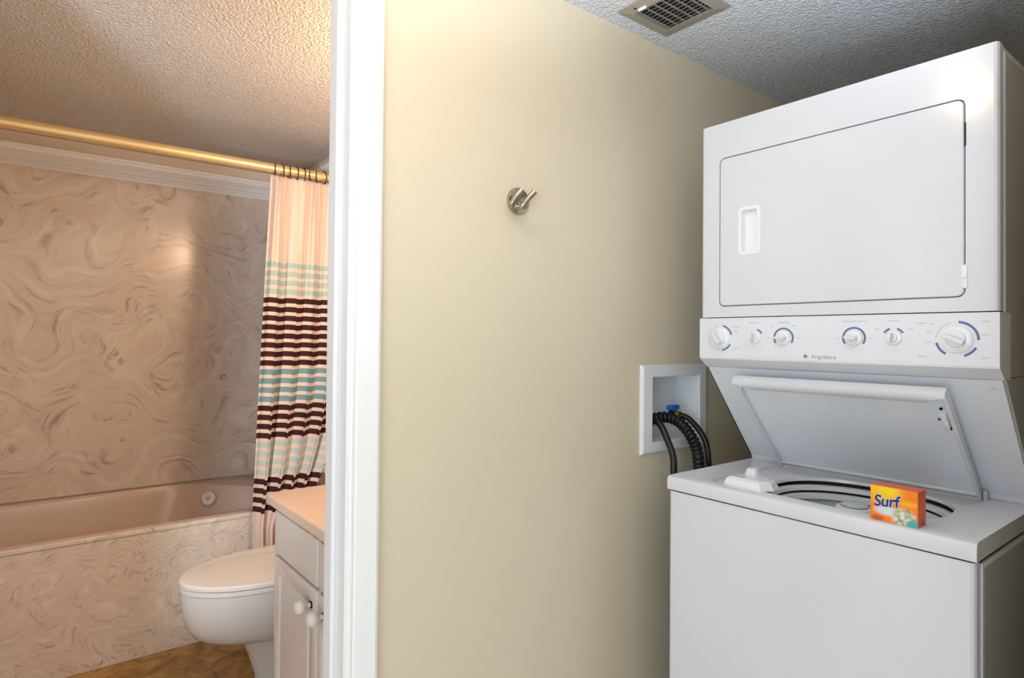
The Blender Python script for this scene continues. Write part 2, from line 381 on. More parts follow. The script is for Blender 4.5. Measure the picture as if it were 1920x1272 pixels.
# ceiling register
v = thing('ceiling_vent', 'square tan metal air vent with dark louvers on the popcorn ceiling', 'vent', (1.476, 1.066, H))
X0, X1, Y0, Y1 = 1.361, 1.591, 0.957, 1.176
bm = bmesh.new(); zb = H - .008
def frame_ring(bm, o, i, z0, z1, zi):
    lo = [[(o[a], o[b2], z0) for a, b2 in ((0, 2), (1, 2), (1, 3), (0, 3))], [(o[a], o[b2], z1) for a, b2 in ((0, 2), (1, 2), (1, 3), (0, 3))],
          [(i[a], i[b2], zi) for a, b2 in ((0, 2), (1, 2), (1, 3), (0, 3))], [(i[a], i[b2], z0) for a, b2 in ((0, 2), (1, 2), (1, 3), (0, 3))]]
    rings = loft(bm, lo, cap=False)
    for k in range(4):
        j = (k + 1) % 4; bm.faces.new((rings[3][k], rings[3][j], rings[0][j], rings[0][k]))
frame_ring(bm, (X0, X1, Y0, Y1), (1.398, 1.556, .988, 1.142), H, H - .004, H - .010)
obj('frame', bm, M_vent, v)
obj('duct_shade', nbox(1.398, 1.556, .988, 1.142, H - .0015, H), M_dark, v)  # near-black plate painted as the shade inside the duct
for k in range(6):
    y = 1.128 - k * .026
    prof = [(y - .004, H - .011), (y - .0025, H - .0115), (y + .0115, H - .003), (y + .0095, H - .0022)]
    s_ = obj('louver', extrude_profile(bmesh.new(), prof, 'X', 1.40, 1.554), M_vent, v)
for k in range(9):
    x = 1.412 + k * .0165
    obj('cross_fin', nbox(x, x + .0012, .99, 1.14, H - .0032, H - .0016), M_vent, v)
for yy in (1.068,):
    obj('screw', lathe(bmesh.new(), [(.004, 0), (.004, .001), (.002, .002)], (1.38, 1.126, H - .0065), (0, 0, -1), n=10), M_bronze, v, smooth=True)
    obj('damper_lever', nbox(1.386, 1.394, 1.096, 1.122, H - .014, H - .006, bev=.002), M_plastic, v)

# hall ceiling lamp (above the frame)
hl = thing('ceiling_lamp', 'small flush ceiling lamp just outside the bathroom door, seen as a reflection on the dryer', 'lamp', (0.48, 0.70, H))
obj('canopy', lathe(bmesh.new(), [(.06, 0), (.06, .012), (.05, .02), (.02, .024)], (0.48, 0.70, H), (0, 0, -1)), M_nickel, hl, smooth=True)
obj('bulb', lathe(bmesh.new(), [(.013, .02), (.016, .035), (.026, .05), (.028, .06), (.02, .075), (.004, .08)], (0.48, 0.70, H), (0, 0, -1)), M_hallbulb, hl, smooth=True)
# the light sits below the bulb
# vanity light bar (hidden behind the door frame)
vl = thing('vanity_light', 'bar of three warm bulbs above the vanity', 'lamp', (XR, 1.64, 2.05))
obj('back_plate', nbox(XR - .03, XR - .0005, 1.40, 1.88, 1.985, 2.095, bev=.004), M_steel, vl)
for k in range(3):
    y = 1.47 + .17 * k
    obj('socket', lathe(bmesh.new(), [(.02, 0), (.02, .03), (.016, .035)], (XR - .03, y, 2.04), (-1, 0, 0)), M_steel, vl, smooth=True)
    obj('bulb', lathe(bmesh.new(), [(.014, .03), (.03, .045), (.04, .065), (.04, .08), (.03, .10), (.008, .11)], (XR - .03, y, 2.04), (-1, 0, 0)), M_bulb, vl, smooth=True)

# wall hook
hk = thing('robe_hook', 'round brushed nickel robe hook with two prongs on the tan wall', 'hook', (1.036, YH, 1.671))
c = Vector((1.036, YH, 1.671))
obj('back_plate', lathe(bmesh.new(), [(.036, 0), (.036, .004), (.034, .007), (.024, .010), (.010, .0125), (.001, .013)], c, (0, -1, 0), n=32), M_nickel, hk, smooth=True)
bm = bmesh.new()
tube(bm, cr_pts([(1.034, YH - .008, 1.664), (1.030, YH - .026, 1.655), (1.026, YH - .040, 1.650)], 5), [.0085] * 11, 12)
obj('post', bm, M_nickel, hk, smooth=True)
for P in ([(1.024, 1.192, 1.650), (1.010, 1.184, 1.644), (1.012, 1.176, 1.652), (1.022, 1.168, 1.668), (1.034, 1.160, 1.684)],
          [(1.024, 1.192, 1.650), (1.000, 1.205, 1.648), (.992, 1.200, 1.655), (1.000, 1.192, 1.672), (1.013, 1.185, 1.690)]):
    pp = cr_pts(P, 6); obj('prong', tube(bmesh.new(), pp, [.006 + .0022 * i / len(pp) for i in range(len(pp))], 12), M_nickel, hk, smooth=True)

# ================================================================== OUTLET BOX AND HOSES
ob = thing('outlet_box', 'white recessed washing machine outlet box in the tan wall', 'outlet box', (1.714, YH, 0.948))
bm = bmesh.new()
o_ = [(1.541, .950), (1.887, .950), (1.887, 1.230), (1.541, 1.230)]; i_ = [(1.594, .985), (1.842, .985), (1.842, 1.190), (1.594, 1.190)]
def ys(p, y): return [(a, y, b2) for a, b2 in p]
sh = lambda p, d: [(p[0][0] + d, p[0][1] + d), (p[1][0] - d, p[1][1] + d), (p[2][0] - d, p[2][1] - d), (p[3][0] + d, p[3][1] - d)]
rings = loft(bm, [ys(o_, YH), ys(o_, YH - .006), ys(sh(o_, .006), YH - .011), ys(sh(i_, -.004), YH - .011), ys(i_, YH - .007), ys(i_, YH)], cap=False)
for k in range(4):
    j = (k + 1) % 4; bm.faces.new((rings[5][k], rings[5][j], rings[0][j], rings[0][k]))
obj('face_plate', bm, M_plastic, ob)
bm = bmesh.new()
i2 = [(1.588, .979), (1.848, .979), (1.848, 1.196), (1.588, 1.196)]
rings = loft(bm, [ys(i_, YH), ys(sh(i_, .006), YH + .078)], cap=False)
bm.faces.new(rings[1]); obj('recess', bm, M_enamel2, ob)
vv = obj('valve', tube(bmesh.new(), [(1.728, YH + .02, 1.04), (1.728, YH + .02, 1.055), (1.728, YH + .012, 1.075)], [.013, .013, .015], 14), M_brass, ob, smooth=True)
bm = bmesh.new(); lathe(bm, [(.0165, 0), (.0165, .022), (.012, .024)], (1.731, YH + .014, 1.062), (.25, -1, -.2), n=14); obj('outlet', bm, M_brass, vv, smooth=True)
bm = bmesh.new(); box(bm, 1.706, 1.756, YH + .004, YH + .024, 1.078, 1.094, bev=.005); box(bm, 1.724, 1.738, YH + .004, YH + .024, 1.066, 1.08, bev=.003); obj('valve_handle', bm, M_blue, vv, smooth=True)

def corrugated(P, r0, r1, n=10):
    pts = cr_pts(P, 60); L_ = [0]
    for a, b2 in zip(pts, pts[1:]): L_.append(L_[-1] + (b2 - a).length)
    out, rad = [], []
    tot = L_[-1]; m = int(tot / .0022); j = 0
    for k in range(m + 1):
        t = tot * k / m
        while j < len(L_) - 2 and L_[j + 1] < t: j += 1
        f = (t - L_[j]) / max(1e-9, L_[j + 1] - L_[j]); out.append(pts[j].lerp(pts[j + 1], min(1, f)))
        rad.append(r0 + (r1 - r0) * (0.5 + 0.5 * math.cos(2 * pi * t / .0135)) ** 0.6)
    return out, rad
pp, rr = corrugated([(1.616, 1.285, 1.010), (1.650, 1.262, 1.050), (1.688, 1.225, 1.056), (1.712, 1.19, 1.030), (1.722, 1.155, .975), (1.716, 1.135, .90), (1.72, 1.13, .70), (1.74, 1.12, .40)], .0155, .0195)
tag(obj('drain_hose', tube(bmesh.new(), pp, rr, 16), M_black, smooth=True), 'thick ribbed black drain hose arching from the outlet box behind the washer', 'hose')
pp = cr_pts([(1.736, 1.222, 1.062), (1.752, 1.20, 1.052), (1.772, 1.17, 1.012), (1.778, 1.15, .97), (1.776, 1.14, .90), (1.78, 1.13, .70), (1.80, 1.12, .40)], 10)
tag(obj('supply_hose', tube(bmesh.new(), pp, .0095, 12), M_black, smooth=True), 'thin black hose leaving the brass valve, right of the ribbed hose', 'hose')
pp = cr_pts([(1.602, 1.275, 1.028), (1.622, 1.245, 1.052), (1.624, 1.215, 1.04), (1.618, 1.185, 1.0), (1.608, 1.155, .95), (1.600, 1.145, .89), (1.60, 1.13, .70), (1.62, 1.12, .40)], 10)
tag(obj('supply_hose', tube(bmesh.new(), pp, .0105, 12), M_black, smooth=True), 'thin black hose at the left corner of the outlet box', 'hose')

# ================================================================== STACKED WASHER DRYER
XW = 1.436; XD = 1.59; YL = 1.0475; YR = 0.3635; XBK = 2.12
wd = thing('washer_dryer', 'white stacked laundry unit with dryer above open top-loading washer', 'washer dryer', (1.78, (YL + YR) / 2, 0))
# lower cabinet: front panel with rounded verticals, side panels set behind a dark gap
bm = bmesh.new(); prof = [(XW + .004, YR + .009), (XW + .0065, YR + .004), (XW + .012, YR + .001), (XW + .024, YR + .001), (XW + .024, YL - .001), (XW + .012, YL - .001), (XW + .0065, YL - .004), (XW + .004, YL - .009)]
extrude_profile(bm, prof, 'Z', .06, .893); obj('front_panel', bm, M_enamel, wd)
obj('cabinet_core', nbox(XW + .026, XBK - .01, YR + .006, YL - .006, .02, .66), M_dark, wd)
for y0, y1 in ((YR, YR + .005), (YL - .005, YL)):
    sp = obj('side_panel', nbox(XW + .034, XBK, y0, y1, .02, .888, bev=.002), M_side, wd)
    yy = y0 - .002 if y0 < .5 else y1
    bm = bmesh.new(); box(bm, XW + .034, XW + .046, yy, yy + .002, .02, .888); box(bm, XW + .046, XBK, yy, yy + .002, .878, .888); obj('folded_edge', bm, M_plastic, sp)
obj('rear_panel', nbox(XBK - .008, XBK, YR + .006, YL - .006, .02, .888), M_side, wd)
for x in (XW + .07, XBK - .07):
    for y in (YR + .06, YL - .06):
        obj('foot', lathe(bmesh.new(), [(.022, 0), (.022, .014), (.01, .018), (.01, .025)], (x, y, 0)), M_black, wd, smooth=True)
obj('toe_panel', nbox(XW + .03, XW + .036, YR + .01, YL - .01, .02, .06), M_dark, wd)
# top deck with lid well and opening
ZT = .934
bm = bmesh.new(); prof = [(XW + .001, .897), (XW, .902), (XW, .924), (XW + .003, .931), (XW + .010, ZT), (2.13, ZT), (2.13, .897)]
extrude_profile(bm, prof, 'Y', YR - .002, YL + .002)
deck = obj('top_deck', bm, M_enamel, wd, smooth=False)
cut(deck, nbox(XW + .006, 2.12, YR + .003, YL - .003, .85, .918))
bm = bmesh.new(); loft(bm, [[(x, y, .926) for x, y in rrect(.385, .50, .03, cx=1.672, cy=.700)], [(x, y, 1.0) for x, y in rrect(.391, .506, .033, cx=1.672, cy=.700)]])
cut(deck, bm)
OC = (1.660, .662); OA = .175; OB = .194
bm = bmesh.new(); loft(bm, [[(x, y, .90) for x, y in sellipse(*OC, OA - .004, OB - .004)], [(x, y, .95) for x, y in sellipse(*OC, OA + .006, OB + .006)]])
cut(deck, bm, 30)
# tub cover ring, inner balance ring, basket
def ringmesh(z0, z1, a0, a1, th=.012, e=2.2):
    bm = bmesh.new()
    P = lambda z, a, b2: [(x, y, z) for x, y in sellipse(OC[0], OC[1], a, b2, e)]
    rings = loft(bm, [P(z0, a0 + .006, a0 + .024), P(z1, a0 + .003, a0 + .021), P(z1 + .003, a0 - .004, a0 + .014), P(z1, a1, a1 + .018), P(z0, a1, a1 + .018)], cap=False)
    n = len(rings[0])
    for i in range(n):
        j = (i + 1) % n; bm.faces.new((rings[4][i], rings[4][j], rings[0][j], rings[0][i]))
    return bm
obj('tub_cover_ring', ringmesh(.895, .905, .183, .166), M_plastic, wd, smooth=True)
obj('balance_ring', ringmesh(.872, .884, .178, .162), M_plastic, wd, smooth=True)
bm = bmesh.new()
P = lambda z, a, b2: [(x, y, z) for x, y in sellipse(OC[0], OC[1], a, b2, 2.2)]
outer = loft(bm, [P(.62, .10, .118), P(.625, .145, .163), P(.66, .168, .186), P(.888, .170, .188)], cap=False)
bm.faces.new(outer[0]); obj('basket', bm, M_basket, wd, smooth=True)
ag = obj('agitator', lathe(bmesh.new(), [(.075, -.12), (.06, .03), (.045, .07), (.04, .115), (.044, .125), (.044, .150), (.038, .158), (.012, .160)], (1.656, .660, .742), n=32), M_plastic, wd, smooth=True)
obj('cap', lathe(bmesh.new(), [(.030, 0), (.030, .004), (.022, .007), (.004, .007)], (1.656, .660, .9023), n=24), M_basket, ag, smooth=True)
# fabric softener / bleach dispenser at the left of the deck
bm = bmesh.new()
loft(bm, [[(1.478, .905, ZT), (1.470, .80, ZT), (1.505, .785, ZT), (1.56, .80, ZT), (1.625, .865, ZT), (1.60, .93, ZT), (1.53, .93, ZT)],
          [(1.482, .900, ZT + .016), (1.474, .805, ZT + .016), (1.507, .792, ZT + .016), (1.555, .808, ZT + .013), (1.615, .868, ZT + .008), (1.595, .92, ZT + .008), (1.53, .92, ZT + .012)],
          [(1.492, .892, ZT + .021), (1.486, .815, ZT + .021), (1.508, .803, ZT + .020), (1.548, .818, ZT + .016), (1.598, .868, ZT + .011), (1.585, .908, ZT + .011), (1.53, .91, ZT + .016)]])
dp = obj('bleach_dispenser', bm, M_plastic, wd, smooth=False)
bm = bmesh.new(); loft(bm, [[(x, y, ZT + .006) for x, y in rrect(.036, .036, .010, cx=1.590, cy=.890)], [(x, y, ZT + .027) for x, y in rrect(.026, .026, .008, cx=1.594, cy=.890)], [(x, y, ZT + .029) for x, y in rrect(.018, .018, .006, cx=1.594, cy=.890)]])
obj('dispenser_cap', bm, M_plastic, dp, smooth=True)
# slanted back panel between washer and dryer (solid wedge with side sheets)
bm = bmesh.new()
A = (1.625, 1.232); B_ = (1.866, .948)
prof = [A, B_, (1.872, .9345), (1.95, .9345), (1.95, 1.232)]
extrude_profile(bm, prof, 'Y', YR + .003, YL - .001)
bpn = obj('slanted_back_panel', bm, M_enamel2, wd)
dv = Vector((B_[0] - A[0], 0, B_[1] - A[1])).normalized()
for y0 in (YR - .001,):
    bm = bmesh.new(); extrude_profile(bm, [(1.640, 1.23), (1.880, .9345), (XBK, .9345), (XBK, 1.235), (1.64, 1.235)], 'Y', y0, y0 + .004); obj('side_sheet', bm, M_side, bpn)
bm = bmesh.new(); extrude_profile(bm, [(1.628, 1.23), (1.868, .944), (1.900, .9345), (1.66, 1.23)], 'Y', YL - .001, YL + .002); obj('side_gap_shade', bm, M_dark, bpn)  # dark strip standing in for the shaded gap along the panel edge
for y in (YL - .022, YR + .022):
    obj('screw', lathe(bmesh.new(), [(.006, 0), (.006, .002), (.003, .004)], (1.643, y, 1.2155), (-.29, 0, -.245), n=12), M_enamel, bpn, smooth=True)
# back part of the unit
obj('rear_column', nbox(1.95, XBK, YR + .004, YL - .004, .9345, 1.245), M_side, wd)

# dryer cabinet
ZDB = 1.376; ZDT = 1.931
bm = bmesh.new(); prof = [(XD + .0, YR + .008), (XD + .002, YR + .003), (XD + .008, YR), (XD + .03, YR), (XD + .03, YL), (XD + .008, YL), (XD + .002, YL - .003), (XD, YL - .008)]
extrude_profile(bm, prof, 'Z', ZDB, ZDT); fp = obj('dryer_front', bm, M_enamel, wd, smooth=True)
DY0, DY1, DZ0, DZ1 = .4214, .988, 1.4085, 1.828
def rr_yz(y0, y1, z0, z1, r, x, n=5): return [(x, p[0], p[1]) for p in rrect(y1 - y0, z1 - z0, r, n, (y0 + y1) / 2, (z0 + z1) / 2)]
cut(fp, loft_bm := (lambda b_: (loft(b_, [rr_yz(DY0 - .0025, DY1 + .0025, DZ0 - .0025, DZ1 + .0025, .016, XD - .02), rr_yz(DY0 - .0025, DY1 + .0025, DZ0 - .0025, DZ1 + .0025, .016, XD + .022)]), b_)[1])(bmesh.new()), 12)
bm = bmesh.new(); loft(bm, [rr_yz(DY0, DY1, DZ0, DZ1, .014, XD + .018), rr_yz(DY0, DY1, DZ0, DZ1, .014, XD + .001), rr_yz(DY0 + .002, DY1 - .002, DZ0 + .002, DZ1 - .002, .013, XD - .0015)])
dd = obj('dryer_door', bm, M_enamel, wd, smooth=True)
HY0, HY1, HZ0, HZ1 = .877, .922, 1.556, 1.670
bm = bmesh.new(); loft(bm, [rr_yz(HY0, HY1, HZ0, HZ1, .006, XD - .01), rr_yz(HY0, HY1, HZ0, HZ1, .006, XD + .0145)]); cut(dd, bm, 12)
bm = bmesh.new()
rings = loft(bm, [rr_yz(HY0 - .010, HY1 + .010, HZ0 - .010, HZ1 + .010, .012, XD - .0015), rr_yz(HY0 - .009, HY1 + .009, HZ0 - .009, HZ1 + .009, .012, XD - .0032), rr_yz(HY0, HY1, HZ0, HZ1, .006, XD - .0028), rr_yz(HY0 + .003, HY1 - .003, HZ0 + .003, HZ1 - .003, .005, XD + .014)], cap=False)
bm.faces.new(rings[3]); obj('handle_recess', bm, M_plastic, dd, smooth=True)
for z in (1.752,):
    obj('hinge_slot', nbox(XD - .0012, XD + .004, DY0 - .0035, DY0 - .0005, z - .025, z + .025), M_dark, dd)
bm = bmesh.new(); box(bm, XD - .004, XD + .002, DY0 - .006, DY0 + .004, 1.425, 1.475, bev=.002); lathe(bm, [(.004, 0), (.004, .003), (.002, .004)], (XD - .004, DY0 - .001, 1.45), (-1, 0, 0), n=10); obj('hinge_cover', bm, M_plastic, dd, smooth=True)
obj('dryer_top', nbox(XD + .004, XBK, YR + .001, YL - .001, ZDT - .012, ZDT, bev=.003), M_enamel, wd)
obj('dryer_core', nbox(XD + .032, XBK - .01, YR + .008, YL - .008, 1.25, ZDT - .013), M_dark, wd)
for y0, y1 in ((YR + .0005, YR + .0055), (YL - .0055, YL - .0005)):
    sp = obj('dryer_side_panel', nbox(XD + .036, XBK, y0, y1, 1.236, ZDT - .012, bev=.0015), M_side, wd)
    yy = y0 - .0015 if y0 < .5 else y1
    obj('folded_edge', nbox(XD + .036, XD + .046, yy, yy + .0015, 1.236, ZDT - .012), M_plastic, sp)
    obj('side_seam', nbox(XD + .0301, XD + .0359, y0 + .002, y1 - .0015, 1.236, ZDT - .012), M_dark, sp)

# control panel: flat face, rounded lower lip
bm = bmesh.new()
prof = [(XD - .002, 1.3735), (XD - .004, 1.371), (XD - .004, 1.262), (XD - .002, 1.257), (XD + .030, 1.2345), (XD + .034, 1.2325), (XD + .075, 1.2325), (XD + .075, 1.3735)]
extrude_profile(bm, prof, 'Y', YR - .002, YL + .002); cp = obj('control_panel', bm, M_panel, wd, smooth=False)
XF = XD - .004
def arc(name, cy, cz, r, a0, a1, wdt=.0022, mat=None):
    """printed arc, angles clockwise from straight up as seen by the viewer"""
    bm = bmesh.new(); n = max(4, int(abs(a1 - a0) / 8)); lo = []
    for k in range(n + 1):
        a = math.radians(a0 + (a1 - a0) * k / n); u, w_ = math.sin(a), math.cos(a)
        lo.append([(XF, cy - u * (r - wdt), cz + w_ * (r - wdt)), (XF, cy - u * (r + wdt), cz + w_ * (r + wdt)), (XF - .0005, cy - u * (r + wdt), cz + w_ * (r + wdt)), (XF - .0005, cy - u * (r - wdt), cz + w_ * (r - wdt))])
    loft(bm, lo); return obj(name, bm, mat or M_ink, cp)
def knob(cy, cz, r, ang, bar=True, big=False):
    d = obj('dial', lathe(bmesh.new(), [(r, 0), (r, .003), (r * .93, .005), (r * .62, .0065), (r * .60, .009), (r * .55, .0108), (.001, .0112)], (XF, cy, cz), (-1, 0, 0), n=36), M_plastic, cp, smooth=True)
    bm = bmesh.new(); box(bm, -r * .17, r * .17, -r * .66, r * .66, 0, .017, bev=min(.0022, r * .08))
    a = math.radians(ang)
    m = Matrix(((0, 0, -1), (-math.cos(a), -math.sin(a), 0), (-math.sin(a), math.cos(a), 0)))
    # local x (bar width), y (bar length), z (outward)
    for v in bm.verts:
        v.co = m @ v.co + Vector((XF - .012, cy, cz))
    obj('grip', bm, M_panel, d, smooth=True)
    return d
def dash(cy, cz, w_, h=.0022, mat=None):
    obj('printed_mark', nbox(XF - .0004, XF, cy - w_ / 2, cy + w_ / 2, cz - h / 2, cz + h / 2), mat or M_inkg, cp)
knob(.984, 1.317, .030, -35); arc('printed_arc', .984, 1.317, .0355, 15, 75); arc('printed_arc', .984, 1.317, .0355, 120, 170)
arc('printed_arc', .984, 1.317, .0355, 180, 345, .0008, M_inkg)
knob(.880, 1.319, .017, 12); arc('printed_arc', .880, 1.319, .0215, 15, 60)
knob(.803, 1.318, .019, 90); arc('printed_arc', .803, 1.318, .0245, -122, 122)
knob(.634, 1.319, .019, -82); arc('printed_arc', .634, 1.319, .0240, -125, 125)
knob(.551, 1.320, .017, 4); arc('printed_arc', .551, 1.320, .0215, 20, 60); arc('printed_arc', .551, 1.320, .0215, -60, -20)
knob(.433, 1.317, .029, -66, big=True); arc('printed_arc', .433, 1.317, .0370, 5, 92, .0024); arc('printed_arc', .433, 1.317, .0370, 118, 160, .0024); arc('printed_arc', .433, 1.317, .0370, 212, 258, .0024)
arc('printed_arc', .433, 1.317, .0370, 270, 340, .001, M_inkg)
for cy, cz, w_ in ((.884, 1.3585, .026), (.803, 1.3585, .030), (.634, 1.3585, .052), (.551, 1.3585, .024),
                   (.935, 1.348, .018), (.935, 1.336, .012), (.935, 1.287, .018), (1.028, 1.332, .010),
                   (.833, 1.349, .010), (.776, 1.349, .012), (.843, 1.318, .008), (.766, 1.318, .008),
                   (.670, 1.318, .008), (.598, 1.318, .008), (.585, 1.340, .010), (.517, 1.340, .010),
                   (.496, 1.352, .018), (.478, 1.351, .008), (.484, 1.333, .008), (.484, 1.310, .014), (.496, 1.279, .018),
                   (.384, 1.354, .014), (.384, 1.327, .014), (.384, 1.279, .014)):
    dash(cy, cz, w_, .0028 if w_ > .011 else .0022)
dash(.86, 1.2665, .09, .0008); dash(.55, 1.2665, .07, .0008)
text('maker_name', 'Frigidaire', .0135, M_inkd, cp, (XF - .0002, .703, 1.2705), (0, -1, 0), (0, 0, 1), extrude=.0003, shear=.15, sxy=1.05, spacing=1.08)
obj('emblem', lathe(bmesh.new(), [(.0048, 0), (.0048, .0006), (.002, .0006)], (XF, .747, 1.2715), (-1, 0, 0), n=20), M_inkd, cp)

# open lid leaning on the slanted panel
LY0, LY1 = .457, .944
T = Vector((1.596, 0, 1.206)); Bm = Vector((1.852, 0, .940))
dn = (Bm - T).normalized(); nr = Vector((dn.z, 0, -dn.x)).normalized()   # towards the viewer (and down)
if nr.x > 0: nr = -nr
LL = (Bm - T).length
def LP(y, s, n_): return tuple(T + dn * s + nr * n_ + Vector((0, y, 0)))
def lbox(bm, y0, y1, s0, s1, n0, n1, bev=.0):
    box(bm, y0, y1, s0, s1, n0, n1, bev=bev)
def lid_part(name, boxes, mat, par, smooth=True):
    bm = bmesh.new()
    for b_ in boxes: box(bm, *b_[:6], bev=b_[6] if len(b_) > 6 else 0)
    for v in bm.verts: v.co = Vector(LP(v.co.x, v.co.y, v.co.z))
    return obj(name, bm, mat, par, smooth=smooth)
lid = lid_part('lid', [(LY0, LY1, .004, LL, -.008, -.002)], M_enamel2, wd, False)
lid_part('side_rim', [(LY0 - .003, LY0 + .006, .006, LL + .006, -.010, .012, .002)], M_enamel, lid)
lid_part('side_rim', [(LY1 - .006, LY1 + .003, .006, LL + .006, -.010, .012, .002)], M_enamel, lid)
lid_part('bottom_rim', [(LY0 + .004, LY1 - .004, LL - .008, LL, -.006, .004, .002)], M_enamel, lid)
bm = bmesh.new()
rows = []
for y, t in ((LY0 - .003, 0), (LY0 + .006, .0), (LY0 + .020, .4), (LY0 + .045, 1), (LY1 - .045, 1), (LY1 - .020, .4), (LY1 - .006, 0), (LY1 + .003, 0)):
    d = .006 + .020 * t
    rows.append([LP(y, 0.0, -.009), LP(y, -.004, .000), LP(y, -.003, .012), LP(y, .003, .018), LP(y, .003 + d * .6, .020), LP(y, .003 + d, .014), LP(y, .003 + d, .008), LP(y, .006, -.002)])
loft(bm, rows); obj('top_rim', bm, M_enamel, lid, smooth=True)
lid_part('lid_strike', [(LY0 + .012, LY0 + .026, .075, .125, -.002, .006, .002), (LY0 + .010, LY0 + .018, .10, .118, .004, .011, .002)], M_plastic, lid)
for s_, dy in ((.058, .018), (.088, .026), (.118, .011)):
    bm = bmesh.new(); lathe(bm, [(.0032, 0), (.0032, .003), (.001, .0035)], LP(LY0 + dy, s_, .0015 if s_ < .08 else .006), nr, n=10); obj('screw', bm, M_bronze if s_ != .088 else M_nickel, lid, smooth=True)
for y0 in (LY0 - .012, LY1 + .003):
    bm = bmesh.new(); box(bm, 1.846, 1.872, y0, y0 + .009, ZT - .006, ZT + .022, bev=.003); obj('hinge', bm, M_basket, lid, smooth=True)
lid_part('bumper', [(LY1 - .014, LY1 - .005, .022, .031, .004, .0125, .002)], M_ceramic, lid)

# ================================================================== DETERGENT BOX
sbx0, sbx1, sby0, sby1, sz0, sz1 = 1.4455, 1.490, .459, .545, ZT + .0003, ZT + .073
M_soap, nt, b = newmat('orange_printed_carton')
L = nt.links.new
tc = N(nt, 'ShaderNodeTexCoord'); sp = N(nt, 'ShaderNodeSeparateXYZ'); L(tc.outputs['Generated'], sp.inputs[0])
def mnode(op, a, b2=None, c=None):
    n = N(nt, 'ShaderNodeMath', operation=op)
    for i, x in enumerate((a, b2, c)):
        if x is None: continue
        if hasattr(x, 'is_linked'): L(x, n.inputs[i])
        else: n.inputs[i].default_value = x
    return n.outputs[0]
def blob(cy, cz, ry, rz, soft=.5):
    dy = mnode('DIVIDE', mnode('SUBTRACT', sp.outputs['Y'], cy), ry); dz = mnode('DIVIDE', mnode('SUBTRACT', sp.outputs['Z'], cz), rz)
    r = mnode('SQRT', mnode('ADD', mnode('MULTIPLY', dy, dy), mnode('MULTIPLY', dz, dz)))
    m_ = N(nt, 'ShaderNodeMapRange'); L(r, m_.inputs['Value']); m_.inputs['From Min'].default_value = 1 - soft; m_.inputs['From Max'].default_value = 1; m_.inputs['To Min'].default_value = 1; m_.inputs['To Max'].default_value = 0
    return m_.outputs[0]
def over(c1, c2, f):
    x = N(nt, 'ShaderNodeMix', data_type='RGBA'); L(f, x.inputs[0])
    if hasattr(c1, 'is_linked'): L(c1, x.inputs[6])
    else: x.inputs[6].default_value = c1
    if hasattr(c2, 'is_linked'): L(c2, x.inputs[7])
    else: x.inputs[7].default_value = c2
    return x.outputs[2]
front = mnode('LESS_THAN', sp.outputs['X'], .02)
c_ = over(lin((250, 132, 20)), lin((255, 190, 20)), blob(.75, .9, .55, .5, .6))
c_ = over(c_, lin((252, 212, 10)), blob(.62, .92, .3, .25, .6))
c_ = over(c_, lin((255, 176, 30)), blob(.2, .62, .35, .12, .7))
fl = N(nt, 'ShaderNodeTexVoronoi'); fl.inputs['Scale'].default_value = 110; L(tc.outputs['Object'], fl.inputs['Vector'])
crf = N(nt, 'ShaderNodeValToRGB'); e = crf.color_ramp.elements; e[0].position = 0; e[0].color = lin((240, 206, 90)); e[1].position = .8; e[1].color = lin((150, 150, 90))
x = e.new(.25); x.color = lin((226, 232, 220)); L(fl.outputs['Distance'], crf.inputs[0])
c_ = over(c_, lin((210, 226, 226)), blob(.62, .32, .36, .17, .5))
c_ = over(c_, crf.outputs[0], blob(.28, .2, .3, .34, .4))
c_ = over(c_, lin((200, 92, 30)), blob(.85, .08, .2, .1, .5))
c_ = over(c_, lin((64, 176, 166)), blob(.08, .08, .18, .14, .4))
c_ = over(lin((232, 96, 14)), c_, front)
L(c_, b.inputs['Base Color']); b.inputs['Roughness'].default_value = 0.4
sb = thing('detergent_box', 'small orange laundry powder carton with blue Surf lettering on the washer deck', 'box', ((sbx0 + sbx1) / 2, (sby0 + sby1) / 2, ZT))
obj('carton', nbox(sbx0, sbx1, sby0, sby1, sz0, sz1, bev=.0006, seg=1), M_soap, sb)
M_navy = plain('navy_print', (16, 38, 140), 0.4); M_pw = plain('pale_print', (200, 226, 240), 0.4)
M_white = plain('white_print', (240, 240, 235), 0.4)
cx = sbx0 - .0002; ctr = (cx, .5165, ZT + .0435)
up = Vector((0, -.16, 1)).normalized()
text('lettering_outline', 'Surf', .033, M_pw, sb, (cx + .0001, .5165, ZT + .0425), (0, -1, .10), (0, .10, 1), extrude=.0002, bold=.0014, shear=.2, sxy=.92, spacing=.95)
text('lettering', 'Surf', .033, M_navy, sb, (cx - .0004, .5165, ZT + .0425), (0, -1, .10), (0, .10, 1), extrude=.0002, bold=.0005, shear=.2, sxy=.92, spacing=.95)
text('side_mark', 's', .020, M_navy, sb, (sbx0 + .022, sby0 - .0003, ZT + .012), (1, 0, 0), (0, 0, 1), extrude=.0002, bold=.0004, shear=.2)
obj('flap_seam', nbox(sbx0 + .002, sbx1 - .002, sby0 - .0004, sby0, sz1 - .010, sz1 - .0094), M_brass, sb)

